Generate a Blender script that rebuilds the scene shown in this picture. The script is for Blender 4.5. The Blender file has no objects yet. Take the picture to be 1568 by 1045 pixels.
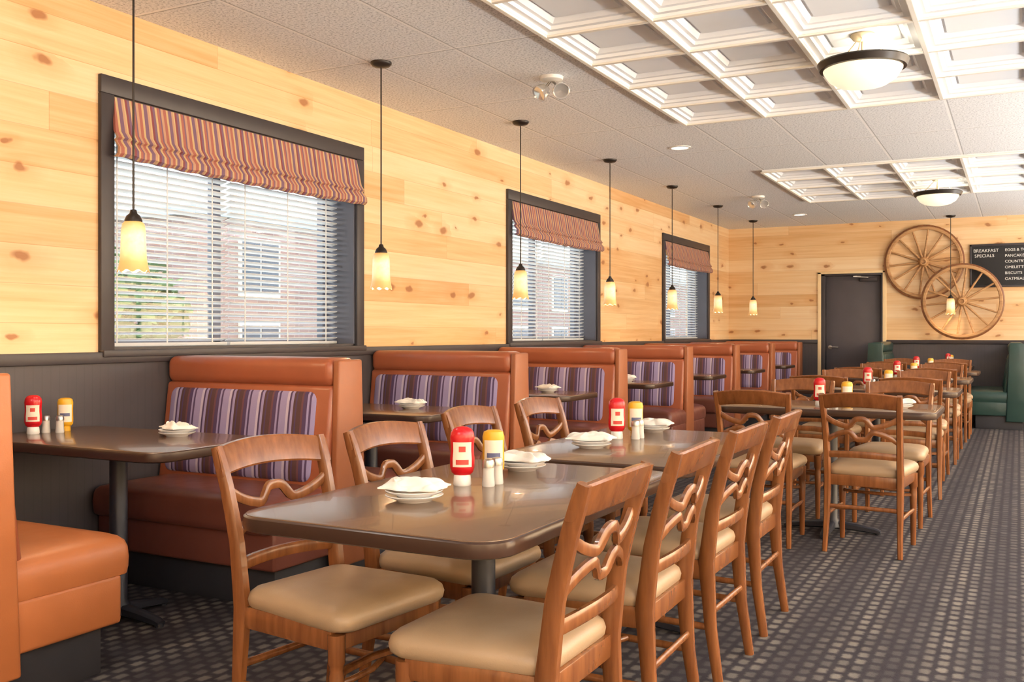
import bpy, bmesh, math, random
from mathutils import Vector, Matrix, noise
random.seed(7)
SC = bpy.context.scene
SC.view_settings.view_transform = 'Standard'
SC.view_settings.exposure = 0.0

def lin(r, g, b):
    f = lambda c: (c/255/12.92) if c/255 <= 0.04045 else ((c/255+0.055)/1.055)**2.4
    return (f(r), f(g), f(b), 1.0)

# ------------------------------------------------------------------ node helper
class NT:
    def __init__(s, name):
        s.mat = bpy.data.materials.new(name); s.mat.use_nodes = True
        s.t = s.mat.node_tree; s.t.nodes.clear()
        s.out = s.t.nodes.new('ShaderNodeOutputMaterial')
    def n(s, typ, **kw):
        nd = s.t.nodes.new(typ)
        for k, v in kw.items(): setattr(nd, k, v)
        return nd
    def link(s, a, b): s.t.links.new(a, b)
    def put(s, sock, v):
        if isinstance(v, bpy.types.NodeSocket): s.link(v, sock)
        elif v is not None: sock.default_value = v
    def m(s, op, a, b=None, c=None):
        nd = s.n('ShaderNodeMath', operation=op)
        s.put(nd.inputs[0], a); s.put(nd.inputs[1], b); s.put(nd.inputs[2], c)
        return nd.outputs[0]
    def xyz(s):
        tc = s.n('ShaderNodeTexCoord'); sp = s.n('ShaderNodeSeparateXYZ')
        s.link(tc.outputs['Object'], sp.inputs[0])
        s.co = tc.outputs['Object']
        return sp.outputs
    def comb(s, x=0.0, y=0.0, z=0.0):
        nd = s.n('ShaderNodeCombineXYZ')
        s.put(nd.inputs[0], x); s.put(nd.inputs[1], y); s.put(nd.inputs[2], z)
        return nd.outputs[0]
    def mix(s, f, a, b, blend='MIX'):
        nd = s.n('ShaderNodeMix', data_type='RGBA', blend_type=blend)
        s.put(nd.inputs[0], f); s.put(nd.inputs[6], a); s.put(nd.inputs[7], b)
        return nd.outputs[2]
    def step(s, v, a, b):
        nd = s.n('ShaderNodeMapRange', interpolation_type='SMOOTHSTEP')
        s.put(nd.inputs[0], v); nd.inputs[1].default_value = a; nd.inputs[2].default_value = b
        return nd.outputs[0]
    def noise(s, vec, scale, detail=3, rough=0.55):
        nd = s.n('ShaderNodeTexNoise'); s.put(nd.inputs['Vector'], vec)
        nd.inputs['Scale'].default_value = scale; nd.inputs['Detail'].default_value = detail
        nd.inputs['Roughness'].default_value = rough
        return nd.outputs[0]
    def ramp(s, f, stops, interp='LINEAR'):
        nd = s.n('ShaderNodeValToRGB'); cr = nd.color_ramp; cr.interpolation = interp
        while len(cr.elements) < len(stops): cr.elements.new(0.5)
        for e, (p, c) in zip(cr.elements, stops): e.position = p; e.color = c
        s.put(nd.inputs[0], f)
        return nd.outputs[0]
    def bsdf(s, color, rough=0.5, metal=0.0, spec=0.5, bump=None, bstr=0.3, bdist=0.01, coat=0.0, emis=None, estr=0.0, transl=0.0):
        b = s.n('ShaderNodeBsdfPrincipled')
        s.put(b.inputs['Base Color'], color); s.put(b.inputs['Roughness'], rough)
        b.inputs['Metallic'].default_value = metal
        b.inputs['Specular IOR Level'].default_value = spec
        b.inputs['Coat Weight'].default_value = coat
        if emis is not None:
            s.put(b.inputs['Emission Color'], emis); s.put(b.inputs['Emission Strength'], estr)
        if bump is not None:
            bp = s.n('ShaderNodeBump'); bp.inputs['Strength'].default_value = bstr
            bp.inputs['Distance'].default_value = bdist
            s.link(bump, bp.inputs['Height']); s.link(bp.outputs[0], b.inputs['Normal'])
        if transl > 0:
            tr = s.n('ShaderNodeBsdfTranslucent'); s.put(tr.inputs[0], color)
            mx = s.n('ShaderNodeMixShader'); mx.inputs[0].default_value = transl
            s.link(b.outputs[0], mx.inputs[1]); s.link(tr.outputs[0], mx.inputs[2]); s.link(mx.outputs[0], s.out.inputs[0])
        else: s.link(b.outputs[0], s.out.inputs[0])
        return s.mat

def simple(name, col, rough=0.5, metal=0.0, var=0.12, nscale=6, bstr=0.05, bscale=60, spec=0.5, coat=0.0, transl=0.0):
    t = NT(name); t.xyz()
    nz = t.noise(t.co, nscale, 3)
    dark = tuple(c*(1-var) for c in col[:3])+(1,)
    lite = tuple(min(1, c*(1+var)) for c in col[:3])+(1,)
    c = t.mix(nz, dark, lite)
    bp = t.noise(t.co, bscale, 3)
    return t.bsdf(c, rough, metal, spec, bump=bp, bstr=bstr, bdist=0.004, coat=coat, transl=transl)

def emissive(name, col, st):
    t = NT(name); t.xyz()
    nz = t.noise(t.co, 20, 2)
    s = t.m('MULTIPLY_ADD', nz, 0.3*st, 0.85*st)
    return t.bsdf(col, 0.4, emis=col, estr=s)

def pine():
    t = NT('knotty_pine'); X, Y, Z = t.xyz()
    u = t.m('ADD', X, Y); P = 0.178
    zr = t.m('DIVIDE', Z, P); row = t.m('FLOOR', zr)
    wn = t.n('ShaderNodeTexWhiteNoise', noise_dimensions='1D'); t.put(wn.inputs['W'], row)
    useg0 = t.m('DIVIDE', t.m('MULTIPLY_ADD', wn.outputs[0], 9.0, u), 2.9)
    seg = t.m('FLOOR', useg0); useg = t.m('FRACT', useg0)
    w2 = t.n('ShaderNodeTexWhiteNoise', noise_dimensions='2D'); t.put(w2.inputs['Vector'], t.comb(row, seg, 0.0))
    br = w2.outputs[0]
    off = t.m('MULTIPLY', br, 37.0)
    g1 = t.noise(t.comb(t.m('MULTIPLY', u, 1.1), t.m('MULTIPLY_ADD', Z, 30.0, off), off), 1.0, 5, 0.6)
    g2 = t.noise(t.comb(t.m('MULTIPLY', u, 0.7), t.m('MULTIPLY', Z, 4.0), 3.0), 1.0, 2)
    f = t.m('ADD', t.m('MULTIPLY', g1, 0.55), t.m('ADD', t.m('MULTIPLY', br, 0.32), t.m('MULTIPLY', g2, 0.25)))
    base = t.ramp(f, [(0.28, lin(242, 219, 184)), (0.54, lin(232, 198, 152)), (0.80, lin(212, 166, 114))])
    wob = t.noise(t.comb(u, Z, 0.0), 9.0, 2)
    kv = t.comb(t.m('MULTIPLY_ADD', wob, 0.25, t.m('MULTIPLY', u, 2.2)), t.m('MULTIPLY_ADD', wob, 0.2, t.m('MULTIPLY', Z, 4.4)), 0.0)
    vo = t.n('ShaderNodeTexVoronoi', voronoi_dimensions='2D', feature='F1'); t.put(vo.inputs['Vector'], kv)
    vo.inputs['Scale'].default_value = 1.0
    sc = t.n('ShaderNodeSeparateColor'); t.link(vo.outputs['Color'], sc.inputs[0])
    gate = t.m('GREATER_THAN', sc.outputs[0], 0.42)
    size = t.m('MULTIPLY_ADD', sc.outputs[1], 0.10, 0.045)
    d = t.m('DIVIDE', vo.outputs['Distance'], size)
    kn = t.m('MULTIPLY', gate, t.m('SUBTRACT', 1.0, t.m('MINIMUM', d, 1.0)))
    kn = t.m('MINIMUM', t.m('MULTIPLY', kn, 2.2), 1.0)
    halo = t.m('MULTIPLY', gate, t.m('SUBTRACT', 1.0, t.m('MINIMUM', t.m('DIVIDE', d, 3.2), 1.0)))
    c = t.mix(t.m('MULTIPLY', halo, 0.5), base, lin(208, 150, 92))
    c = t.mix(t.m('MULTIPLY', kn, 0.75), c, lin(152, 94, 56))
    fz = t.m('FRACT', zr)
    gr = t.m('MAXIMUM', t.m('LESS_THAN', fz, 0.018), t.m('LESS_THAN', useg, 0.0012))
    c = t.mix(t.m('MULTIPLY', gr, 0.38), c, lin(165, 116, 72))
    return t.bsdf(c, 0.5, spec=0.3, bump=t.m('SUBTRACT', g1, gr), bstr=0.12, bdist=0.004)

def wainscot():
    t = NT('wainscot_charcoal'); X, Y, Z = t.xyz()
    u = t.m('ADD', X, Y)
    fr = t.m('FRACT', t.m('DIVIDE', u, 0.045))
    gr = t.m('LESS_THAN', fr, 0.12)
    nz = t.noise(t.co, 5, 3)
    c = t.mix(nz, lin(68, 64, 69), lin(80, 76, 80))
    c = t.mix(t.m('MULTIPLY', gr, 0.18), c, lin(44, 42, 46))
    return t.bsdf(c, 0.5, bump=t.m('SUBTRACT', 1.0, gr), bstr=0.15, bdist=0.003)

def carpet():
    t = NT('carpet_pattern'); X, Y, Z = t.xyz()
    CW, CL = 0.054, 0.080
    cx = t.m('DIVIDE', X, CW); ix = t.m('FLOOR', cx); fx = t.m('FRACT', cx)
    half = t.m('MULTIPLY', t.m('MODULO', t.m('ABSOLUTE', ix), 2.0), 0.5)
    cy = t.m('ADD', t.m('DIVIDE', Y, CL), half); iy = t.m('FLOOR', cy); fy = t.m('FRACT', cy)
    ax = t.m('ABSOLUTE', t.m('SUBTRACT', fx, 0.5)); ay = t.m('ABSOLUTE', t.m('SUBTRACT', fy, 0.5))
    wob = t.noise(t.co, 60, 3)
    r = t.m('POWER', t.m('ADD', t.m('POWER', ax, 4.0), t.m('POWER', ay, 4.0)), 0.25)
    r = t.m('ADD', r, t.m('MULTIPLY_ADD', wob, 0.30, -0.15))
    ins = t.m('SUBTRACT', 1.0, t.step(r, 0.18, 0.44))
    wn = t.n('ShaderNodeTexWhiteNoise', noise_dimensions='2D'); t.put(wn.inputs['Vector'], t.comb(ix, iy, 0.0))
    band = t.m('MULTIPLY_ADD', t.m('SINE', t.m('MULTIPLY', X, 2*math.pi/0.324)), 0.5, 0.5)
    k = t.m('ADD', t.m('MULTIPLY', wn.outputs[0], 0.4), t.m('MULTIPLY', band, 0.6))
    spot = t.ramp(k, [(0.1, lin(76, 72, 74)), (0.5, lin(94, 90, 88)), (0.95, lin(128, 121, 114))])
    fine = t.noise(t.co, 240, 2)
    ground = t.mix(t.noise(t.co, 14, 3), lin(50, 47, 52), lin(70, 66, 70))
    c = t.mix(ins, ground, spot)
    c = t.mix(0.35, c, t.mix(fine, (0.35, 0.35, 0.35, 1), (1.2, 1.2, 1.2, 1)), 'MULTIPLY')
    return t.bsdf(c, 0.95, spec=0.1, bump=fine, bstr=0.4, bdist=0.004)

CXW, CYW = 0.59, 0.61
def ceil_tile():
    t = NT('ceiling_tile'); X, Y, Z = t.xyz()
    fx = t.m('FRACT', t.m('DIVIDE', t.m('ADD', X, 2.23+20*CXW), CXW))
    fy = t.m('FRACT', t.m('DIVIDE', t.m('ADD', Y, -7.08+24.4), 1.22))
    g = t.m('MAXIMUM', t.m('LESS_THAN', fx, 0.03), t.m('LESS_THAN', fy, 0.015))
    e = t.m('MAXIMUM', t.m('LESS_THAN', t.m('ABSOLUTE', t.m('SUBTRACT', fx, 0.037)), 0.008), t.m('LESS_THAN', t.m('ABSOLUTE', t.m('SUBTRACT', fy, 0.018)), 0.004))
    sp = t.noise(t.co, 75, 3, 0.7)
    base = t.ramp(sp, [(0.34, lin(180, 183, 187)), (0.50, lin(240, 242, 244)), (0.7, lin(250, 251, 252))])
    c = t.mix(g, base, lin(250, 250, 250))
    c = t.mix(t.m('MULTIPLY', e, 0.5), c, lin(120, 120, 120))
    return t.bsdf(c, 0.9, spec=0.1, bump=sp, bstr=0.28, bdist=0.006)

def stripes(name, axis, period, stops, rough=0.7, transl=0.0, amp=0.006):
    t = NT(name); o = t.xyz()
    w = t.noise(t.co, 3, 2)
    u = t.m('MULTIPLY_ADD', w, amp, o[axis])
    f = t.m('FRACT', t.m('DIVIDE', t.m('ADD', u, 30.0), period))
    c = t.ramp(f, stops, 'CONSTANT')
    fine = t.noise(t.co, 300, 2)
    c = t.mix(0.25, c, t.mix(fine, (0.5, 0.5, 0.5, 1), (1, 1, 1, 1)), 'MULTIPLY')
    return t.bsdf(c, rough, bump=fine, bstr=0.2, bdist=0.002, transl=transl)

def wood(name, c1, c2, rough=0.35, axis=2, spec=0.5, coat=0.2):
    t = NT(name); o = t.xyz()
    s = [22, 22, 22]; s[axis] = 2.0
    v = t.comb(t.m('MULTIPLY', o[0], s[0]), t.m('MULTIPLY', o[1], s[1]), t.m('MULTIPLY', o[2], s[2]))
    g = t.noise(v, 1.6, 5, 0.6)
    c = t.ramp(g, [(0.3, c1), (0.7, c2)])
    return t.bsdf(c, rough, spec=spec, bump=g, bstr=0.04, bdist=0.002, coat=coat)

def vinyl(name, col, rough=0.38):
    t = NT(name); t.xyz()
    nz = t.noise(t.co, 3.5, 3)
    c = t.mix(nz, tuple(c*0.8 for c in col[:3])+(1,), tuple(min(1, c*1.2) for c in col[:3])+(1,))
    b = t.m('ADD', t.noise(t.co, 5, 2), t.m('MULTIPLY', t.noise(t.co, 220, 2), 0.05))
    return t.bsdf(c, rough, bump=b, bstr=0.25, bdist=0.03)

M_pine = pine(); M_wain = wainscot(); M_carpet = carpet(); M_tile = ceil_tile()
M_trim = simple('trim_charcoal', lin(58, 54, 58), 0.45)
M_white = simple('white_coffer', lin(244, 246, 248), 0.5, var=0.03)
M_beam = simple('white_rib', lin(242, 238, 228), 0.45, var=0.03)
M_chair = wood('chair_wood', lin(110, 65, 35), lin(144, 91, 51), 0.27)
M_seat = vinyl('seat_tan', lin(166, 141, 112), 0.42)
M_ttop = wood('table_laminate', lin(92, 67, 49), lin(110, 82, 60), 0.22, axis=1)
M_tedge = simple('table_edge', lin(60, 40, 30), 0.3)
M_iron = simple('black_iron', lin(36, 38, 47), 0.45)
M_roll = vinyl('vinyl_cinnamon', lin(160, 90, 62), 0.28)
M_seatv = vinyl('vinyl_oxblood', lin(118, 68, 56), 0.33)
M_nearlit = vinyl('vinyl_orange', lin(184, 110, 64), 0.4)  # near bench vinyl, the light falling on it put into a brighter colour
M_endp = vinyl('vinyl_panel', lin(156, 93, 58), 0.45)
M_kick = simple('kick_black', lin(46, 46, 52), 0.6)
M_green = vinyl('vinyl_green', lin(38, 64, 60), 0.35)
M_greend = vinyl('vinyl_green_dark', lin(34, 52, 52), 0.4)
cP, cL, cB, cR, cW = lin(84, 64, 102), lin(160, 148, 190), lin(88, 60, 62), lin(112, 72, 78), lin(196, 184, 206)
M_bstr = stripes('booth_stripe', 0, 0.185, [(0, cB), (0.14, cR), (0.20, cP), (0.32, cL), (0.38, cP), (0.44, cL), (0.66, cW), (0.74, cP), (0.80, cL), (0.88, cB), (0.95, cP)])
a1, a2, a3, a4, a5 = lin(196, 124, 112), lin(230, 202, 154), lin(146, 114, 142), lin(218, 176, 148), lin(160, 88, 94)
M_shade = stripes('shade_stripe', 1, 0.16, [(0, a1), (0.12, a2), (0.20, a3), (0.34, a4), (0.42, a2), (0.48, a5), (0.56, a3), (0.66, a2), (0.74, a1), (0.84, a3), (0.9, a4)], transl=0.3)
M_blind = simple('blind_white', lin(244, 246, 248), 0.5, var=0.02, transl=0.4)
M_vinylframe = simple('window_sash', lin(96, 100, 116), 0.4)
M_metal = simple('brushed_metal', lin(170, 168, 164), 0.3, metal=0.9)
M_tan = simple('antique_tan', lin(190, 172, 140), 0.5)
M_dark = simple('bronze_dark', lin(44, 38, 34), 0.4, metal=0.3)
M_red = simple('ketchup_red', lin(196, 22, 30), 0.25, var=0.05)
M_yel = simple('mustard_yellow', lin(220, 166, 36), 0.3, var=0.05)
M_lab = simple('label_cream', lin(232, 220, 200), 0.5, var=0.05)
M_labr = simple('label_red', lin(206, 70, 60), 0.5, var=0.05)
M_navy = simple('label_navy', lin(90, 96, 130), 0.5)
M_plas = simple('white_plastic', lin(232, 230, 224), 0.35, var=0.02)
M_china = simple('white_china', lin(236, 236, 236), 0.15, var=0.02, bstr=0.0)
M_cloth = simple('napkin_cloth', lin(232, 230, 224), 0.85, var=0.04, bstr=0.3)
M_wheel = wood('wheel_wood', lin(156, 112, 72), lin(204, 160, 110), 0.6, axis=0, coat=0.0)
M_door = simple('door_gray', lin(84, 80, 86), 0.5)
M_board = simple('chalkboard', lin(44, 44, 46), 0.8)
M_chalk = simple('chalk', lin(230, 230, 226), 0.9)
M_block = simple('roofing', lin(120, 120, 120), 0.9)  # for the added slab that blocks sky light
M_salt = simple('salt_glass', lin(205, 202, 195), 0.15, var=0.05)

def glassmat():
    t = NT('window_glass'); t.xyz()
    a = t.n('ShaderNodeBsdfTransparent'); b = t.n('ShaderNodeBsdfGlossy'); b.inputs['Roughness'].default_value = 0.02
    mx = t.n('ShaderNodeMixShader'); mx.inputs[0].default_value = 0.04
    t.link(a.outputs[0], mx.inputs[1]); t.link(b.outputs[0], mx.inputs[2]); t.link(mx.outputs[0], t.out.inputs[0])
    return t.mat
M_glass = glassmat()

def shadeglass():
    t = NT('amber_glass_shade'); X, Y, Z = t.xyz()
    r = t.ramp(t.m('MULTIPLY', t.m('ADD', Z, 1.34), 4.6), [(0.0, lin(186, 150, 100)), (0.2, lin(216, 172, 110)), (0.42, lin(255, 232, 184)), (0.7, lin(255, 240, 200)), (1.0, lin(208, 144, 70))])
    nz = t.noise(t.co, 45, 3)
    c = t.mix(t.m('MULTIPLY', nz, 0.6), r, lin(220, 166, 98))
    return t.bsdf(c, 0.3, emis=c, estr=0.7)
M_shadeg = shadeglass()
M_bowl = emissive('alabaster_glass', lin(255, 238, 206), 0.85)
M_can = emissive('lamp_lens', lin(255, 250, 238), 3.0)
M_filltroff = emissive('troffer_lens', lin(255, 250, 240), 2.0)  # glowing face of the added fill troffers

# ------------------------------------------------------------------ mesh builder
class MB:
    def __init__(s): s.v = []; s.f = []; s.mi = []; s.mats = []
    def mat(s, m):
        if m not in s.mats: s.mats.append(m)
        return s.mats.index(m)
    def add(s, vs, fs, m, fn=None):
        o = len(s.v); k = s.mat(m)
        for p in vs:
            p = Vector(p); s.v.append(fn(p) if fn else p)
        for f in fs: s.f.append([i+o for i in f]); s.mi.append(k)
    def box(s, x0, x1, y0, y1, z0, z1, m, bev=0.0, seg=2, fn=None):
        x0, x1 = min(x0, x1), max(x0, x1); y0, y1 = min(y0, y1), max(y0, y1)
        bm = bmesh.new(); bmesh.ops.create_cube(bm, size=1)
        for v in bm.verts:
            v.co = Vector(((x0+x1)/2+v.co.x*(x1-x0), (y0+y1)/2+v.co.y*(y1-y0), (z0+z1)/2+v.co.z*(z1-z0)))
        if bev > 0: bmesh.ops.bevel(bm, geom=bm.edges[:], offset=bev, segments=seg, profile=0.5, affect='EDGES')
        bm.verts.index_update()
        s.add([v.co.copy() for v in bm.verts], [[v.index for v in f.verts] for f in bm.faces], m, fn)
        bm.free()
    def loft(s, secs, m, closed=False, cap=True, fn=None):
        n = len(secs[0]); vs = [p for sec in secs for p in sec]; fs = []
        K = len(secs); rng = K if closed else K-1
        for i in range(rng):
            a, b = i*n, ((i+1) % K)*n
            for j in range(n):
                j2 = (j+1) % n
                fs.append([a+j, a+j2, b+j2, b+j])
        if cap and not closed:
            fs.append(list(range(n))[::-1]); fs.append([(K-1)*n+j for j in range(n)])
        s.add(vs, fs, m, fn)
    def sweep(s, path, w, h, m, up=(0, 0, 1), closed=False, rnd=False, fn=None):
        P = [Vector(p) for p in path]; K = len(P); secs = []; up = Vector(up)
        for i, p in enumerate(P):
            if closed: t = P[(i+1) % K]-P[i-1]
            else: t = P[min(i+1, K-1)]-P[max(i-1, 0)]
            t.normalize(); sd = t.cross(up)
            if sd.length < 1e-4: sd = t.cross(Vector((1, 0, 0)))
            sd.normalize(); nr = sd.cross(t)
            ww = w[i] if isinstance(w, (list, tuple)) else w; hh = h[i] if isinstance(h, (list, tuple)) else h
            if rnd: pr = [(math.cos(2*math.pi*k/12), math.sin(2*math.pi*k/12)) for k in range(12)]
            else: pr = [(1, .6), (.6, 1), (-.6, 1), (-1, .6), (-1, -.6), (-.6, -1), (.6, -1), (1, -.6)]
            secs.append([p+sd*(a*ww/2)+nr*(b*hh/2) for a, b in pr])
        s.loft(secs, m, closed=closed, fn=fn)
    def lathe(s, prof, m, cx=0, cy=0, cz=0, seg=24, sx=1, sy=1, fn=None):
        secs = [[Vector((cx+r*sx*math.cos(2*math.pi*k/seg), cy+r*sy*math.sin(2*math.pi*k/seg), cz+z)) for k in range(seg)] for r, z in prof]
        s.loft(secs, m, fn=fn)
    def patch(s, prof, m, a0, a1, seg=12, sx=1, sy=1):
        vs = []; n = seg+1; K = len(prof)
        for r, z in prof:
            for i in range(n):
                a = math.radians(a0+(a1-a0)*i/seg); vs.append((r*sx*math.cos(a), r*sy*math.sin(a), z))
        s.add(vs, [[k*n+i, k*n+i+1, (k+1)*n+i+1, (k+1)*n+i] for k in range(K-1) for i in range(seg)], m)
    def rings(s, outline, levels, m, fn=None, cen=None):
        n = len(outline)
        cx, cy = cen if cen else (sum(p[0] for p in outline)/n, sum(p[1] for p in outline)/n)
        secs = []
        for off, z in levels:
            sec = []
            for p in outline:
                dx, dy = p[0]-cx, p[1]-cy; L = math.hypot(dx, dy)
                k = max(0.0, (L-off)/L)
                sec.append(Vector((cx+dx*k, cy+dy*k, z)))
            secs.append(sec)
        s.loft(secs, m, fn=fn)
    def obj(s, name, loc=(0, 0, 0), rz=0.0, parent=None, recalc=True, ang=42):
        me = bpy.data.meshes.new(name)
        me.from_pydata([tuple(v) for v in s.v], [], s.f)
        for m in s.mats: me.materials.append(m)
        me.polygons.foreach_set('material_index', s.mi)
        if recalc:
            bm = bmesh.new(); bm.from_mesh(me); bmesh.ops.recalc_face_normals(bm, faces=bm.faces[:]); bm.to_mesh(me); bm.free()
        me.polygons.foreach_set('use_smooth', [True]*len(me.polygons))
        me.set_sharp_from_angle(angle=math.radians(ang))
        me.update()
        return inst(me, name, loc, rz, parent)

def inst(me, name, loc=(0, 0, 0), rz=0.0, parent=None):
    o = bpy.data.objects.new(name, me); SC.collection.objects.link(o)
    o.location = loc; o.rotation_euler = (0, 0, rz)
    if parent: o.parent = parent
    return o
def empty(name, loc=(0, 0, 0)):
    o = bpy.data.objects.new(name, None); SC.collection.objects.link(o); o.location = loc; return o
def light(name, typ, loc, e, col=(1, .9, .75), parent=None, rot=(0, 0, 0), **kw):
    ld = bpy.data.lights.new(name, typ); ld.energy = e; ld.color = col
    for k, v in kw.items(): setattr(ld, k, v)
    o = bpy.data.objects.new(name, ld); SC.collection.objects.link(o); o.location = loc; o.rotation_euler = rot
    if parent: o.parent = parent
    return o

def rrect(x0, x1, y0, y1, r, n=6):
    pts = []
    for cx, cy, a0 in ((x1-r, y1-r, 0), (x0+r, y1-r, 90), (x0+r, y0+r, 180), (x1-r, y0+r, 270)):
        for i in range(n+1):
            a = math.radians(a0+90*i/n); pts.append((cx+r*math.cos(a), cy+r*math.sin(a)))
    return pts
R = math.radians

# ------------------------------------------------------------------ constants
WX, BY, CH = -3.95, 14.70, 2.80
RX, FY = 4.2, -3.2
WT = 0.30
wins = [(3.295, 5.255), (7.50, 9.43), (11.64, 13.52)]
ZS, ZT = 1.12, 2.37

# ------------------------------------------------------------------ shell
b = MB(); b.box(WX-0.3, RX+0.3, FY-0.3, BY+0.3, -0.1, 0, M_carpet); b.obj('floor')
b = MB()
b.box(WX-WT, WX, FY, BY+0.3, 0, ZS, M_pine); b.box(WX-WT, WX, FY, BY+0.3, ZT, 3.05, M_pine)
ys = [FY]+[q for w in wins for q in w]+[BY+0.3]
for i in range(0, len(ys), 2): b.box(WX-WT, WX, ys[i], ys[i+1], ZS, ZT, M_pine)
b.obj('wall_left')
DX0, DX1, DZ = -2.575, -1.725, 2.07
b = MB()
b.box(WX, DX0, BY, BY+0.3, 0, 3.05, M_pine); b.box(DX1, RX, BY, BY+0.3, 0, 3.05, M_pine)
b.box(DX0, DX1, BY, BY+0.3, DZ, 3.05, M_pine); b.obj('wall_back')
b = MB(); b.box(RX, RX+0.2, FY, BY+0.3, 0, 3.05, M_pine); b.obj('wall_right')
b = MB(); b.box(WX-WT, RX+0.2, FY-0.2, FY, 0, 3.05, M_pine); b.obj('wall_front')
b = MB(); b.box(WX-WT-.2, RX+0.3, FY-0.3, BY+0.4, 3.05, 3.2, M_block); b.obj('roof')  # unseen slab added to keep sky light out

# window-shaped area lights added on the unseen right and front walls as fill
nw = 4
FILL_COL = (.89, .945, 1)
def add_fill_window(cx, cy, W, rz, e, z0=.45, z1=2.35):
    global nw
    root = empty('window_%d' % nw, (cx, cy, 0)); root.rotation_euler = (0, 0, rz); nw += 1
    b = MB()
    for x in (-W/2-.07, -.03, W/2): b.box(x, x+(.07 if x != -.03 else .06), 0, .05, z0, z1, M_trim, .005)
    b.box(-W/2-.07, W/2+.07, 0, .05, z1, z1+.08, M_trim, .005); b.box(-W/2-.07, W/2+.07, 0, .07, z0-.06, z0, M_trim, .005)
    b.obj('casing', parent=root)
    light('daylight', 'AREA', (0, .02, (z0+z1)/2), e, FILL_COL, root, (R(90), 0, math.pi), shape='RECTANGLE', size=W, size_y=z1-z0)
for y in (-1.0, 3.0, 7.0, 11.0): add_fill_window(RX-.01, y, 3.2, R(90), 190)
add_fill_window(1.6, FY+.01, 4.0, 0, 105)
add_fill_window(-2.2, FY+.01, 2.6, 0, 35)

# unseen upward lamps added on the right to brighten the ceiling
fl_ = None
for x, y, e in ((2.6, -1.4, 230), (3.3, 1.6, 270), (3.3, 4.9, 270), (3.3, 8.2, 270), (3.3, 11.4, 260), (3.0, 13.8, 95)):
    if fl_ is None:
        b = MB(); b.lathe([(0, 0), (.16, 0), (.16, .015), (.03, .04), (.015, .06), (.015, 1.00), (.05, 1.02), (.28, 1.12), (.285, 1.13), (.27, 1.125), (.05, 1.035), (0, 1.03)], M_dark, seg=32)
        o = b.obj('floor_lamp', (x, y, 0)); fl_ = o.data
    else: o = inst(fl_, 'floor_lamp', (x, y, 0))
    light('uplight', 'AREA', (0, 0, 1.13), e, (.92, .96, 1), o, (math.pi, 0, 0), shape='DISK', size=.5)

# wainscot + cap
b = MB(); b.box(WX, WX+0.015, FY, BY, 0, 1.06, M_wain); b.box(WX, WX+0.035, FY, BY, 1.055, 1.11, M_trim, 0.006); b.obj('trim_1')
b = MB()
for x0, x1 in ((WX+.04, DX0-0.05), (DX1+0.05, RX)):
    b.box(x0, x1, BY-0.015, BY, 0, 1.06, M_wain); b.box(x0, x1, BY-0.035, BY, 1.055, 1.11, M_trim, 0.006)
b.obj('trim_2')

# ceiling with coffer openings
NXC = 9
cofs = [(-2.23, -2.23+NXC*CXW, 7.08-8*CYW, 7.08), (-2.23, -2.23+NXC*CXW, 9.52, 11.96)]
b = MB()
def cq(x0, x1, y0, y1): b.box(x0, x1, y0, y1, CH, CH+0.03, M_tile)
x0c, x1c = cofs[0][0], cofs[0][1]
cq(WX, x0c, FY, BY); cq(x1c, RX, FY, BY)
cq(x0c, x1c, FY, cofs[0][2]); cq(x0c, x1c, cofs[0][3], cofs[1][2]); cq(x0c, x1c, cofs[1][3], BY)
b.obj('ceiling')
b = MB()
prof = [(0, 2.80), (0, 2.780), (.018, 2.780), (.020, 2.795), (.052, 2.795), (.058, 2.812), (.078, 2.815), (.100, 2.84), (.112, 2.84), (.116, 2.832), (.28, 2.832)]
for (xa, xb, ya, yb_) in cofs:
    for i in range(NXC):
        for j in range(int(round((yb_-ya)/CYW))):
            cx, cy = xa+(i+.5)*CXW, ya+(j+.5)*CYW
            secs = [[Vector((cx+sx*(CXW/2-h), cy+sy*(CYW/2-h), z)) for sx, sy in ((1, 1), (-1, 1), (-1, -1), (1, -1))] for h, z in prof]
            b.loft(secs, M_white, cap=False)
            b.add(secs[-1], [[0, 1, 2, 3]], M_white)
    for i in range(NXC+1):
        x = xa+i*CXW; b.box(x-.014, x+.014, ya, yb_, 2.768, 2.785, M_beam, .004)
    for j in range(int(round((yb_-ya)/CYW))+1):
        y = ya+j*CYW; b.box(xa, xb, y-.014, y+.014, 2.769, 2.786, M_beam, .004)
b.obj('ceiling_coffer', recalc=False, ang=20)

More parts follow.
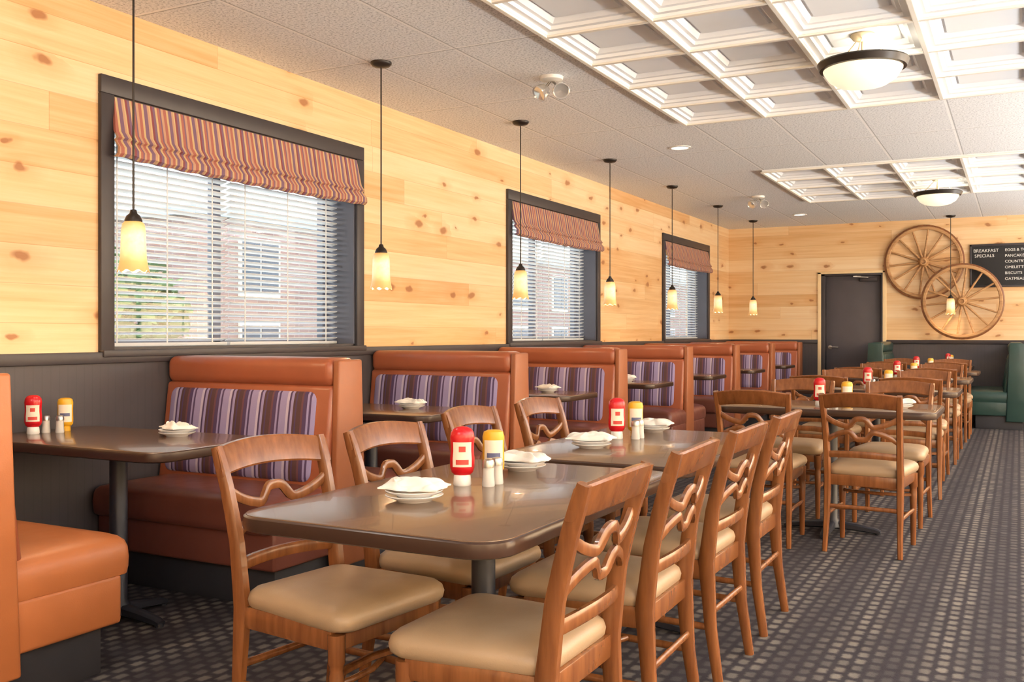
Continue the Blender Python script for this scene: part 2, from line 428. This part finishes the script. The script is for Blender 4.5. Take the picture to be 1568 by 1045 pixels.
# ------------------------------------------------------------------ windows
def shade(y0, y1):
    b = MB(); prof = [(.012, 2.365), (.03, 2.362), (.045, 2.28), (.06, 2.19), (.085, 2.155), (.07, 2.145), (.075, 2.135), (.10, 2.105), (.10, 2.075), (.08, 2.06), (.05, 2.065)]
    back = [(x-.012 if i else x, z) for i, (x, z) in enumerate(prof)][::-1]
    secs = []; N = 60
    for i in range(N+1):
        y = y0+(y1-y0)*i/N; sec = []
        for x, z in prof+[(q[0]-.004, q[1]+.004) for q in back]:
            k = (2.37-z)/.3
            sag = -.012*k*math.sin(math.pi*i/N)+.004*k*math.sin(i*1.3)
            yy = y+(0.028*k*(1 if i > N/2 else -1) if i in (0, N) else 0)
            sec.append(Vector((WX+x-.01+k*.006*math.sin(i*0.9), yy, z+sag)))
        secs.append(sec)
    b.loft(secs, M_shade)
    return b
for n, (y0, y1) in enumerate(wins):
    root = empty('window_%d' % (n+1))
    b = MB(); T = .08
    b.box(WX, WX+.025, y0-T, y1+T, ZT, ZT+.09, M_trim, .005); b.box(WX, WX+.025, y0-T, y0, 1.10, ZT, M_trim, .005)
    b.box(WX, WX+.025, y1, y1+T, 1.10, ZT, M_trim, .005); b.box(WX, WX+.045, y0-T, y1+T, 1.085, ZS, M_trim, .005)
    b.box(WX-.28, WX+.002, y0-.002, y0+.012, ZS, ZT, M_vinylframe); b.box(WX-.28, WX+.002, y1-.012, y1+.002, ZS, ZT, M_vinylframe)
    b.box(WX-.28, WX+.002, y0, y1, ZT-.012, ZT, M_trim); b.box(WX-.28, WX+.002, y0, y1, ZS-.002, ZS+.012, M_trim)
    b.obj('casing', parent=root)
    b = MB(); xf = WX-.24; ym = (y0+y1)/2-.05
    for a, c in ((y0+.012, y0+.06), (ym-.03, ym+.03), (y1-.06, y1-.012)): b.box(xf-.03, xf+.02, a, c, ZS+.01, ZT-.01, M_vinylframe, .004)
    b.box(xf-.03, xf+.02, y0+.012, y1-.012, ZS+.01, ZS+.05, M_vinylframe, .004); b.box(xf-.03, xf+.02, y0+.012, y1-.012, ZT-.06, ZT-.01, M_vinylframe, .004)
    b.obj('sash', parent=root)
    b = MB(); b.box(xf-.004, xf, y0+.05, y1-.05, ZS+.04, ZT-.05, M_glass); b.obj('glass', parent=root)
    b = MB(); xb = WX-.15
    for a, c in ((y0+.02, ym-.012), (ym+.012, y1-.02)):
        z = ZS+.045
        while z < ZT-.06:
            ti = .006
            b.add([(xb-.022, a, z-ti), (xb+.022, a, z+ti), (xb+.022, c, z+ti), (xb-.022, c, z-ti),
                   (xb-.022, a, z-ti+.004), (xb+.022, a, z+ti+.004), (xb+.022, c, z+ti+.004), (xb-.022, c, z-ti+.004)],
                  [[0, 1, 2, 3], [7, 6, 5, 4], [0, 4, 5, 1], [1, 5, 6, 2], [2, 6, 7, 3], [3, 7, 4, 0]], M_blind)
            z += .035
        b.box(xb-.022, xb+.022, a, c, ZS+.013, ZS+.032, M_blind, .003); b.box(xb-.028, xb+.028, a, c, ZT-.06, ZT-.015, M_blind, .003)
        for q in (a+.12, (a+c)/2, c-.12): b.box(xb+.021, xb+.024, q-.004, q+.004, ZS+.03, ZT-.05, M_blind)
    b.obj('blind', parent=root)
    shade(y0, y1).obj('roman_shade', parent=root)

# ------------------------------------------------------------------ door
root = empty('door_1')
b = MB()
b.box(DX0, DX0+.055, BY-.02, BY+.16, 0, DZ, M_trim, .004); b.box(DX1-.02, DX1, BY-.02, BY+.16, 0, DZ, M_trim, .004); b.box(DX0, DX1, BY-.02, BY+.16, DZ-.03, DZ, M_trim, .004)
b.obj('frame', parent=root)
M_lt = simple('light_pine_trim', lin(240, 214, 168), 0.5)
b = MB(); b.box(DX0-.05, DX0, BY-.022, BY, 0, DZ+.03, M_lt, .004); b.box(DX1, DX1+.05, BY-.022, BY, 0, DZ+.03, M_lt, .004); b.box(DX0-.05, DX1+.05, BY-.022, BY, DZ, DZ+.035, M_lt, .004); b.obj('casing', parent=root)
b = MB(); b.box(DX0+.055, DX1-.02, BY+.09, BY+.135, .01, DZ-.03, M_door, .003)
b.box(DX0+.10, DX1-.08, BY+.087, BY+.092, .02, .22, M_metal, .002)
b.obj('slab', parent=root)
b = MB(); b.box(DX1-.32, DX1-.08, BY+.03, BY+.09, DZ-.115, DZ-.06, M_trim, .01, 3)
b.sweep([(DX1-.2, BY+.02, DZ-.06), (DX1-.4, BY-.02, DZ-.045), (DX1-.3, BY, DZ-.04)], .018, .012, M_metal); b.obj('closer', parent=root)
b = MB(); b.lathe([(.0, 0), (.028, 0), (.028, .012), (.012, .014), (.012, .05), (0, .05)], M_metal, fn=lambda p: Vector((DX0+.11+p.x, BY+.09-p.z, 1.0+p.y)))
b.sweep([(DX0+.11, BY+.045, 1.0), (DX0+.17, BY+.042, 1.0), (DX0+.23, BY+.045, .998)], .016, .018, M_metal, rnd=True); b.obj('handle', parent=root)
b = MB(); b.box(DX0-.02, DX1+.02, BY+.16, BY+.3, 0, DZ+.02, M_trim); b.obj('backing', parent=root)

# ------------------------------------------------------------------ chair
def yb(z):
    pts = [(0, -.245), (.2, -.215), (.42, -.2), (.6, -.222), (.74, -.255), (.875, -.30)]
    for (a, ya), (c, yc) in zip(pts, pts[1:]):
        if z <= c: return ya+(yc-ya)*(z-a)/(c-a)
    return pts[-1][1]
def build_chair():
    b = MB()
    for s in (-1, 1):
        zs = [0, .1, .2, .3, .42, .5, .6, .68, .76, .82, .870]
        xs = [.196, .193, .191, .190, .190, .190, .191, .193, .196, .199, .202]
        ww = [.026, .028, .031, .034, .036, .035, .033, .032, .031, .031, .028]
        dd = [.030, .034, .038, .044, .052, .048, .044, .042, .040, .038, .030]
        b.sweep([(s*x, yb(z), z) for x, z in zip(xs, zs)], dd, ww, M_chair, up=(1, 0, 0))
        b.lathe([(.0, 0), (.0135, 0), (.015, .02), (.0175, .2), (.0205, .30), (.0175, .315), (.021, .33), (.0235, .335), (.0235, .41), (0, .41)], M_chair, s*.195, .178, 0, 14)
    b.box(-.18, .18, .165, .188, .365, .425, M_chair, .004); b.box(-.18, .18, -.21, -.19, .365, .425, M_chair, .004)
    for s in (-1, 1):
        b.sweep([(s*.19, -.19, .395), (s*.197, .17, .395)], .022, .06, M_chair)
        b.sweep([(s*.191, -.21, .20), (s*.196, .0, .205), (s*.196, .178, .20)], .02, .024, M_chair, rnd=True)
    b.sweep([(-.19, .178, .285), (-.13, .135, .285), (0, .118, .285), (.13, .135, .285), (.19, .178, .285)], .026, .018, M_chair)
    b.sweep([(-.19, -.215, .25), (0, -.215, .25), (.19, -.215, .25)], .018, .024, M_chair, rnd=True)
    b.sweep([(-.195, -.01, .205), (-.1, .03, .205), (0, .04, .205), (.1, .03, .205), (.195, -.01, .205)], .02, .02, M_chair, rnd=True)
    base = rrect(-.225, .225, -.20, .228, .055, 7)
    out = [(x*(1-.16*(.228-y)/.43*0.9), y) for x, y in base]
    b.rings(out, [(.012, .418), (.0, .428), (-.004, .445), (.002, .462), (.02, .475), (.055, .484), (.11, .490), (.17, .492), (.215, .492)], M_seat)
    def bow(x): return -.032*(1-(x/.2)**2)
    secs = []
    for i in range(17):
        x = -.214+.428*i/16; k = 1-(x/.214)**2
        zt = .866+.020*k; zb = .796+.008*k - .010*(1-k)
        th = .013
        yt, yo = yb(zt)+bow(x), yb(zb)+bow(x)
        zm1, zm2 = zb+.006, zt-.006
        secs.append([Vector((x, yo-th*.6, zb)), Vector((x, yo+th*.6, zb)), Vector((x, yb(zm1)+bow(x)+th, zm1)), Vector((x, yb(zm2)+bow(x)+th, zm2)),
                     Vector((x, yt+th*.6, zt)), Vector((x, yt-th*.6, zt)), Vector((x, yb(zm2)+bow(x)-th, zm2)), Vector((x, yb(zm1)+bow(x)-th, zm1))])
    b.loft(secs, M_chair)
    def bar(zf, h, N=36):
        P = [(-.188+.376*i/N) for i in range(N+1)]
        b.sweep([(x, yb(zf(x))+bow(x)*.8, zf(x)) for x in P], .019, h, M_chair, up=(0, 0, 1))
    # two ribbon bars that open into a ring at the centre and fan out to the posts
    bar(lambda x: .692+.048*math.exp(-(x/.046)**4)+.052*(abs(x)/.188)**2.6, .028)
    bar(lambda x: .672-.046*math.exp(-(x/.046)**4)-.062*(abs(x)/.188)**2.6, .028)
    bar(lambda x: .535+.008*(1-(x/.188)**2), .036, 12)
    return b
cb = build_chair()
chairs = []
for y, r in ((2.15, 90), (2.78, 91), (3.42, 89), (4.05, 90)): chairs.append((-1.14, y, r))
for x, y, r in ((-1.74, 2.25, -97), (-1.69, 2.81, -92), (-1.81, 3.62, -90), (-1.80, 4.26, -92)): chairs.append((x, y, r))
TY = [5.72, 7.82, 9.92, 11.95]
for t, ty in enumerate(TY):
    for x in (-1.33, -.72):
        chairs.append((x+random.uniform(-.02, .02), ty+.03+random.uniform(-.03, .03), random.uniform(-4, 4)))
        chairs.append((x+random.uniform(-.02, .02), ty+.93+random.uniform(-.03, .03), 180+random.uniform(-4, 4)))
ob = cb.obj('dining_chair', (chairs[0][0], chairs[0][1], 0), R(chairs[0][2]))
for x, y, r in chairs[1:]: inst(ob.data, 'dining_chair', (x, y, 0), R(r))

# ------------------------------------------------------------------ tables
def build_table(w, l, cx, cy, r=.09, arm=.27):
    b = MB(); o = rrect(-w/2, w/2, -l/2, l/2, r, 8)
    b.rings(o, [(.012, .722), (.0, .727), (-.002, .742), (.0, .757), (.006, .761)], M_tedge)
    b.rings(o, [(.0065, .7605), (.007, .7625), (.009, .763)], M_ttop)
    b.lathe([(0, .03), (.06, .03), (.05, .06), (.036, .08), (.036, .68), (.06, .70), (0, .70)], M_iron, cx, cy, 0, 20)
    b.box(cx-.16, cx+.16, cy-.16, cy+.16, .695, .723, M_iron, .004)
    for a in (0, 90, 180, 270):
        ca, sa = math.cos(R(a)), math.sin(R(a))
        b.sweep([(cx+ca*q, cy+sa*q, z) for q, z in ((0, .045), (arm*.5, .035), (arm*.9, .022), (arm, .015))], [.06, .05, .045, .04], [.05, .04, .03, .02], M_iron)
        b.lathe([(0, 0), (.018, 0), (.018, .015), (0, .015)], M_iron, cx+ca*arm*.95, cy+sa*arm*.95, 0, 10)
    return b
build_table(.74, 1.20, -.09, .165, arm=.22).obj('dining_table', (-1.325, 2.35, 0))
build_table(.74, 1.20, -.09, .10, arm=.24).obj('dining_table', (-1.325, 3.635, 0))
tb = build_table(1.22, .74, 0, 0, arm=.28)
o = None
for ty in TY:
    if o is None: o = tb.obj('dining_table', (-1.01, ty+.39, 0))
    else: inst(o.data, 'dining_table', (-1.01, ty+.39, 0))

# ------------------------------------------------------------------ booths
def build_booth(W, sides, roll, seat, stripe, endp, face=None):
    b = MB(); face = face or seat
    ymin = -.47 if -1 in sides else -.06; ymax = .47 if 1 in sides else .06
    b.box(.02, W-.05, ymin, ymax, 0, .175, M_kick, .004)
    b.box(0, W-.02, -.06, .06, .17, 1.0, endp)
    for s in sides:
        b.box(0, W-.006, s*.055, s*.525, .17, .345, face, .015, 3)
        o = rrect(0, W-.004, min(s*.05, s*.565), max(s*.05, s*.565), .035, 5)
        b.rings(o, [(.02, .335), (.004, .342), (-.002, .365), (-.004, .40), (.0, .435), (.012, .458), (.035, .472), (.08, .482), (.14, .488), (.2, .490)], seat)
        tilt = lambda p, s=s: Vector((p.x, p.y+s*(.96-p.z)*.13, p.z))
        b.box(0.0, W-.03, s*.04, s*.095, .45, .955, roll, .022, 3, fn=tilt)
        oo = rrect(.045, W-.115, .50, .925, .045, 5)
        secs = []
        for off, yy in ((0, .085), (.002, .098), (.012, .106), (.05, .112), (.12, .115), (.19, .116)):
            cxx, czz = (W-.07)/2, .7125; sec = []
            for px, pz in oo:
                dx, dz = px-cxx, pz-czz
                kx = max(0, abs(dx)-off)/max(abs(dx), 1e-6); kz = max(0, abs(dz)-off)/max(abs(dz), 1e-6)
                sec.append(Vector((cxx+dx*kx, s*yy, czz+dz*kz)))
            secs.append(sec)
        b.loft(secs, stripe, fn=tilt)
    b.box(0, W-.03, -.105 if -1 in sides else -.07, .105 if 1 in sides else .07, .945, 1.085, roll, .045, 5)
    def fl(p): return Vector((p.x, p.y*(1+(1.08-p.z)*.45), p.z))
    b.box(W-.034, W+.006, -.088, .088, .10, 1.075, endp, .01, 3, fn=fl)
    return b
WB = 1.11
build_booth(WB, (-1, 1), M_roll, M_nearlit, M_bstr, M_nearlit, M_nearlit).obj('booth_bench', (WX+.02, 1.88, 0))  # near bench in the lit copy of the booth vinyl
o = build_booth(WB, (-1, 1), M_roll, M_seatv, M_bstr, M_endp).obj('booth_bench', (WX+.02, 3.72, 0))
for k in range(2, 7): inst(o.data, 'booth_bench', (WX+.02, 1.93+1.79*k, 0))
build_booth(WB, (-1,), M_roll, M_seatv, M_bstr, M_endp).obj('booth_bench', (WX+.02, 1.93+1.79*7, 0))
o = build_table(1.15, .64, 0.0, 0, arm=.25).obj('booth_table', (-3.35, 2.83, 0))
for k in range(1, 7): inst(o.data, 'booth_table', (-3.35, 2.83+1.79*k, 0))
build_booth(1.15, (1,), M_green, M_greend, M_green, M_green).obj('booth_bench', (-1.68, BY-.05, 0), -math.pi/2)
build_booth(1.15, (-1,), M_green, M_green, M_green, M_green).obj('booth_bench', (-.02, BY-.05, 0), -math.pi/2)
build_table(.62, 1.1, 0, 0, arm=.2).obj('booth_table', (-.85, 14.07, 0))

# ------------------------------------------------------------------ tableware
ZTB = .763
def ketchup():
    b = MB()
    b.lathe([(0, 0), (.024, 0), (.026, .004), (.024, .028), (.021, .031), (0, .031)], M_plas, seg=24)
    body = [(0, .030), (.022, .030), (.031, .038), (.0355, .052), (.0355, .078), (.0335, .100), (.034, .120), (.0355, .138), (.033, .153), (.026, .163), (.014, .169), (0, .170)]
    b.lathe(body, M_red, seg=32, sy=.74)
    for c in (-90, 90):
        b.patch([(.0362, .055), (.0364, .078), (.0344, .100), (.0346, .118), (.0352, .126)], M_lab, c-48, c+48, sx=1.0, sy=.745)
        b.patch([(.0368, .062), (.0370, .076)], M_labr, c-30, c+30, sx=1.0, sy=.75)
        b.patch([(.0354, .098), (.0356, .114)], M_labr, c-16, c+16, sx=1.0, sy=.75)
    return b
def mustard():
    b = MB()
    b.lathe([(0, 0), (.022, 0), (.022, .018), (.018, .022), (0, .022)], M_yel, seg=20)
    b.lathe([(0, .021), (.024, .022), (.032, .030), (.033, .045), (.032, .10), (.033, .128), (.029, .142), (.018, .147), (0, .148)], M_yel, seg=28, sy=.74)
    for c in (-90, 90):
        b.patch([(.0338, .040), (.0330, .100), (.0336, .118)], M_lab, c-55, c+55, sx=1.0, sy=.75)
        b.patch([(.0346, .066), (.0342, .080)], M_navy, c-36, c+36, sx=1.0, sy=.75)
    return b
def shaker():
    b = MB()
    b.lathe([(0, 0), (.018, 0), (.019, .004), (.0165, .03), (.016, .055), (0, .055)], M_salt, seg=10)
    b.lathe([(0, .054), (.0175, .054), (.0175, .066), (.014, .075), (0, .078)], M_metal, seg=20)
    return b
PS = .86
def plate():
    b = MB()
    for z in (0, .012):
        b.lathe([(0, z), (.052*PS, z), (.056*PS, z+.004), (.086*PS, z+.014), (.089*PS, z+.017), (.087*PS, z+.018), (.056*PS, z+.008), (0, z+.006)], M_china, seg=40)
    return b
def napkin(seed):
    b = MB(); NX, NY = 30, 22; vs = []; fs = []
    for lay in (0, 1):
        for j in range(NY+1):
            for i in range(NX+1):
                u, v = i/NX*2-1, j/NY*2-1
                e = noise.noise(Vector((u*1.3+seed, v*1.3, 0)))*.022
                x = u*.083+e; y = v*.050+noise.noise(Vector((u*1.7, v*1.2+seed, 3)))*.022
                ed = max(0, 1-abs(u)**5)*max(0, 1-abs(v)**4)
                fold = abs(noise.noise(Vector((u*1.2+seed, v*3.1, 1))))*.022+.010*abs(math.sin(v*4+u*1.5+seed))
                z = (.004+ed*(.006+fold)) if lay else 0.0
                z += .004*abs(u)
                vs.append((x, y, z))
    W = NX+1; O = W*(NY+1)
    for j in range(NY):
        for i in range(NX):
            a = j*W+i; fs.append([O+a, O+a+1, O+a+W+1, O+a+W]); fs.append([a+W, a+W+1, a+1, a])
    for i in range(NX):
        fs.append([i, i+1, O+i+1, O+i]); k = NY*W+i; fs.append([k+1, k, O+k, O+k+1])
    for j in range(NY):
        k = j*W; fs.append([k+W, k, O+k, O+k+W]); k = j*W+NX; fs.append([k, k+W, O+k+W, O+k])
    b.add(vs, fs, M_cloth); return b
DATA = {}
def place(kind, fnb, x, y, z, rz=0):
    if kind[0] not in DATA: DATA[kind[0]] = fnb().obj(kind[1], (x, y, z), rz).data
    else: inst(DATA[kind[0]], kind[1], (x, y, z), rz)
nk = 0
def setting(x, y, rz=0):
    global nk; nk += 1
    place(('plate', 'plate'), plate, x, y, ZTB)
    s = nk % 4
    place(('napkin%d' % s, 'napkin'), lambda: napkin(s*5.3+1), x, y, ZTB+.0305, rz)
def cond(x, y, m, s1, s2, rz=R(30)):
    place(('k', 'ketchup_bottle'), ketchup, x, y, ZTB, rz)
    place(('m', 'mustard_bottle'), mustard, x+m[0], y+m[1], ZTB, rz)
    place(('s', 'salt_shaker'), shaker, x+s1[0], y+s1[1], ZTB, rz)
    place(('s', 'pepper_shaker'), shaker, x+s2[0], y+s2[1], ZTB, rz)
setting(-1.40, 2.12, R(15)); setting(-1.41, 2.76, R(-10)); cond(-1.42, 2.40, (.02, .15), (.075, .02), (.075, .072))
setting(-1.45, 3.42, R(10)); setting(-1.45, 4.12, R(0)); cond(-1.48, 3.76, (.03, .14), (.075, .02), (.075, .072))
setting(-3.18, 2.99, R(-20)); cond(-3.80, 2.76, (.0, .16), (.0, .062), (.055, .09), R(48))
for k in range(1, 7):
    setting(-3.16+random.uniform(-.05, .05), 2.93+1.79*k, random.uniform(-.5, .5))
    if k in (2, 4): setting(-3.5, 2.74+1.79*k, .4)
for i, ty in enumerate(TY):
    y = ty+.39
    cond(-1.07, y-.06, (.15, .06), (.05, -.06), (.10, -.06), R(15))
    setting(-.62, y-.05+.02*i, .3)
    if i: setting(-1.35, y+.1, .8)
cond(-.85, 14.3, (.03, .14), (.075, .02), (.075, .072))

# ------------------------------------------------------------------ pendants
def pendant():
    b = MB()
    b.lathe([(0, 0), (.062, 0), (.062, -.01), (.05, -.024), (.012, -.032), (0, -.032)], M_dark, seg=28)
    b.lathe([(0, -.03), (.0045, -.03), (.0045, -1.08), (0, -1.08)], M_dark, seg=8)
    b.lathe([(0, -1.07), (.012, -1.075), (.016, -1.09), (.028, -1.10), (.036, -1.118), (.036, -1.13), (0, -1.13)], M_dark, seg=20)
    seg = 40; secs = []
    P = [(.032, -1.122), (.045, -1.135), (.050, -1.165), (.051, -1.21), (.052, -1.25), (.054, -1.285), (.058, -1.31), (.064, -1.335)]
    P += [(r-.004, z) for r, z in P[::-1]]
    for r, z in P:
        k = max(0, (-z-1.27)/.065)
        secs.append([Vector((r*math.cos(2*math.pi*i/seg)*(1+.04*k*math.cos(8*2*math.pi*i/seg)), r*math.sin(2*math.pi*i/seg)*(1+.04*k*math.cos(8*2*math.pi*i/seg)), z-.006*k*math.cos(8*2*math.pi*i/seg))) for i in range(seg)])
    b.loft(secs, M_shadeg, closed=True)
    b.lathe([(0, -1.13), (.012, -1.13), (.024, -1.19), (.026, -1.22), (.018, -1.25), (0, -1.26)], M_can, seg=16)
    return b
pd = None
for (x, y) in [(-3.33, 2.89+1.8*k) for k in range(7)]+[(-.82, 14.35)]:
    if pd is None: o = pendant().obj('pendant_lamp', (x, y, CH)); pd = o.data
    else: o = inst(pd, 'pendant_lamp', (x, y, CH))
    light('bulb', 'POINT', (0, 0, -1.31), 5, (1, .8, .55), o, shadow_soft_size=.03)

# ------------------------------------------------------------------ bowl lights
BS = 1.06
def bowl():
    b = MB()
    b.lathe([(0, 0), (.06, 0), (.065, -.01), (.05, -.03), (.015, -.04), (0, -.04)], M_tan, seg=28)
    b.lathe([(0, -.03), (.008, -.03), (.008, -.20), (0, -.20)], M_tan, seg=10)
    for a in (30, 150, 270):
        c, s = math.cos(R(a)), math.sin(R(a))
        b.sweep([(.04*c, .04*s, -.03), (.2*c, .2*s, -.155)], .007, .007, M_tan, rnd=True)
        b.lathe([(0, -.165), (.01, -.163), (.012, -.15), (0, -.142)], M_dark, .208*c, .208*s, 0, 10)
    sc_ = lambda L: [(r*BS if r > .002 else r, z) for r, z in L]
    b.lathe(sc_([(.195, -.150), (.222, -.150), (.226, -.158), (.212, -.19), (.196, -.192)]), M_dark, seg=48)
    P = [(.20, -.165), (.193, -.20), (.165, -.245), (.12, -.275), (.06, -.29), (.001, -.294)]
    Q = [(.001, -.288), (.06, -.284), (.118, -.268), (.16, -.24), (.187, -.198), (.194, -.165)]
    b.lathe(sc_(P+Q), M_bowl, seg=48)
    return b
bd = None
for x, y in ((-.755, 5.555), (-.755, 11.045), (1.605, 5.555), (1.605, 11.045)):  # right-hand pair is unseen, added as extra room light
    z = 2.832
    if bd is None: o = bowl().obj('ceiling_bowl_lamp', (x, y, z)); bd = o.data
    else: o = inst(bd, 'ceiling_bowl_lamp', (x, y, z))
    light('bulb', 'POINT', (0.05, 0, -.13), 5, (1, .9, .72), o, shadow_soft_size=.05)

# can lights
for x, y in ((-2.58, 8.03), (-2.61, 13.3), (-2.58, 2.2)):
    b = MB(); b.lathe([(.075, .0), (.095, .0), (.095, -.006), (.075, -.008), (.07, .0)], M_plas, seg=32)
    b.lathe([(0, -.003), (.074, -.003), (.074, -.001), (0, -.001)], M_can, seg=32); o = b.obj('recessed_downlight', (x, y, CH))
    light('downlight_beam', 'SPOT', (0, 0, -.02), 30, (1, .95, .88), o, spot_size=R(120), spot_blend=.9, shadow_soft_size=.05)
M_lens = simple('clear_lens', lin(225, 225, 225), 0.08, metal=.6)
def twin():
    b = MB(); b.lathe([(0, 0), (.075, 0), (.07, -.02), (.03, -.03), (0, -.03)], M_plas, seg=28)
    for s in (-1, 1):
        b.sweep([(0, 0, -.02), (s*.03, 0, -.05), (s*.05, -.01, -.07)], .015, .015, M_metal, rnd=True)
        def tf(p, s=s):
            q = Matrix.Rotation(R(125), 3, 'X') @ Vector((p.x, p.y, p.z)); q = Matrix.Rotation(R(s*28), 3, 'Z') @ q
            return q+Vector((s*.065, 0, -.085))
        b.lathe([(0, -.05), (.02, -.048), (.038, -.03), (.05, 0), (.054, .03), (.05, .035), (.044, .026), (0, .02)], M_lens, seg=24, fn=tf)
    return b
tw = twin().obj('twin_spotlight', (-2.58, 5.45, CH)); inst(tw.data, 'twin_spotlight', (-2.69, 11.3, CH))

tr = None  # unseen overhead panels added as fill light
for x, y, e in [(-1.2, -1.6, 50), (3.5, 3.0, 30), (3.5, 8.3, 30)]:
    if tr is None:
        b = MB(); b.box(-.62, .62, -.32, .32, -.02, 0, M_plas, .005); b.box(-.58, .58, -.28, .28, -.024, -.019, M_filltroff)
        o = b.obj('ceiling_troffer', (x, y, CH)); tr = o.data
    else: o = inst(tr, 'ceiling_troffer', (x, y, CH))
    light('tube', 'AREA', (0, 0, -.03), e, (.95, .97, 1), o, shape='RECTANGLE', size=1.15, size_y=.55)

# ------------------------------------------------------------------ wagon wheels and chalkboard
def wheel(name, x, z, rad, yy, nsp=14):
    b = MB(); N = 48
    b.sweep([(rad*.955*math.cos(2*math.pi*k/N), 0, rad*.955*math.sin(2*math.pi*k/N)) for k in range(N)], .045, .045, M_wheel, up=(0, 1, 0), closed=True)
    b.sweep([(rad*.995*math.cos(2*math.pi*k/N), 0, rad*.995*math.sin(2*math.pi*k/N)) for k in range(N)], .05, .01, M_chair, up=(0, 1, 0), closed=True)
    fr = lambda p: Vector((p.x, -p.z, p.y))
    b.lathe([(0, -.04), (.05, -.04), (.068, -.02), (.068, .03), (.05, .05), (.045, .075), (.03, .08), (.026, .06), (0, .06)], M_wheel, seg=24, fn=fr)
    for k in range(nsp):
        a = 2*math.pi*k/nsp+.1; c, s = math.cos(a), math.sin(a)
        b.sweep([(c*q, 0, s*q) for q in (.05, rad*.3, rad*.6, rad*.95)], [.028, .034, .026, .026], [.028, .034, .026, .026], M_wheel, up=(0, 1, 0), rnd=True)
    return b.obj(name, (x, yy, z))
wheel('wagon_wheel', -1.18, 2.20, .50, BY-.05); wheel('wagon_wheel', -.69, 1.64, .50, BY-.155)
b = MB(); b.box(-.58, .62, BY-.03, BY-.005, 1.85, 2.40, M_board, .004)
for q in ((-.6, .64, 2.39, 2.42), (-.6, .64, 1.83, 1.86)): b.box(q[0], q[1], BY-.036, BY-.002, q[2], q[3], M_trim, .004)
for q in ((-.6, -.575), (.615, .64)): b.box(q[0], q[1], BY-.036, BY-.002, 1.83, 2.42, M_trim, .004)
sign = b.obj('chalkboard_sign')
def text(s, x, z, size):
    c = bpy.data.curves.new('chalk_lettering', 'FONT'); c.body = s; c.size = size; c.extrude = .001
    c.materials.append(M_chalk); o = bpy.data.objects.new('chalk_lettering', c); SC.collection.objects.link(o)
    o.location = (x, BY-.0325, z); o.rotation_euler = (math.pi/2, 0, 0); o.parent = sign
text('BREAKFAST', -.555, 2.31, .06); text('SPECIALS', -.54, 2.24, .06)
for i, l in enumerate(['EGGS & TOAST', 'PANCAKES', 'COUNTRY HAM', 'OMELETTE', 'BISCUITS', 'OATMEAL']): text(l+'  . . . .  3.99', -.17, 2.315-.078*i, .052)

# ------------------------------------------------------------------ exterior
def brick():
    t = NT('brick_wall'); X, Y, Z = t.xyz()
    br = t.n('ShaderNodeTexBrick'); t.put(br.inputs['Vector'], t.comb(t.m('ADD', X, Y), Z, 0.0))
    br.inputs['Color1'].default_value = lin(150, 122, 118); br.inputs['Color2'].default_value = lin(134, 108, 106); br.inputs['Mortar'].default_value = lin(156, 144, 142)
    br.inputs['Scale'].default_value = 1.0; br.inputs['Brick Width'].default_value = .4; br.inputs['Row Height'].default_value = .13; br.inputs['Mortar Size'].default_value = .012
    return t.bsdf(br.outputs[0], .9)
M_brick = brick(); M_lsid = simple('pale_siding', lin(160, 166, 178), .8); M_bwin = simple('dark_pane', lin(44, 60, 78), .15)
M_grass = simple('grass', lin(110, 124, 92), .9, var=.3); M_leaf = simple('leaves', lin(98, 124, 78), .8, var=.35, nscale=2); M_bark = simple('bark', lin(96, 80, 66), .9)
b = MB(); b.box(-80, WX-WT-.05, -40, 100, -.4, -.3, M_grass); b.obj('ground')
b = MB(); XB = -17.0
b.box(XB-10, XB, 16.6, 80, -.3, 4.0, M_brick); b.box(XB-10.2, XB+.15, 16.4, 80.2, 4.0, 4.2, M_lsid)
for k in range(16):
    y = 18.0+k*3.6
    for z0 in (0.1, 2.2):
        b.box(XB, XB+.07, y-.08, y+1.38, z0-.08, z0+1.38, M_plas); b.box(XB+.05, XB+.09, y, y+.62, z0, z0+1.3, M_bwin); b.box(XB+.05, XB+.09, y+.68, y+1.3, z0, z0+1.3, M_bwin)
b.obj('neighbor_building')
def tree(x, y, h, r):
    b = MB(); b.sweep([(0, 0, -.3), (.05, 0, h*.4), (0, .05, h*.8)], [.3, .2, .1], [.3, .2, .1], M_bark, up=(1, 0, 0), rnd=True)
    for _ in range(1500):
        d = Vector((random.gauss(0, 1), random.gauss(0, 1), random.gauss(0, 1))).normalized()*r*random.uniform(.45, 1)
        d.z *= .8; c = Vector((0, 0, h*.6))+d; s = random.uniform(.1, .2)
        a = Vector((random.gauss(0, 1), random.gauss(0, 1), random.gauss(0, 1))).normalized(); q = a.orthogonal().normalized()
        b.add([c-a*s, c+q*s*.6, c+a*s, c-q*s*.6], [[0, 1, 2, 3]], M_leaf)
    b.obj('tree', (x, y, 0), recalc=False)
tree(-14, 11.4, 2.6, 1.5); tree(-17, 9.2, 2.8, 1.8); tree(-20, 13.0, 3.2, 1.9)

# ------------------------------------------------------------------ world + camera
w = bpy.data.worlds.new('World'); SC.world = w; w.use_nodes = True
bg = w.node_tree.nodes['Background']; bg.inputs[0].default_value = (.90, .95, 1, 1); bg.inputs[1].default_value = 4.0
cd = bpy.data.cameras.new('camera'); cam = bpy.data.objects.new('camera', cd); SC.collection.objects.link(cam)
cam.location = (0, 0, 1.2); cam.rotation_euler = (math.pi/2, 0, R(27.67))
cd.sensor_width = 36; cd.lens = 34.0; cd.shift_y = -0.0073; cd.clip_start = .05
SC.camera = cam
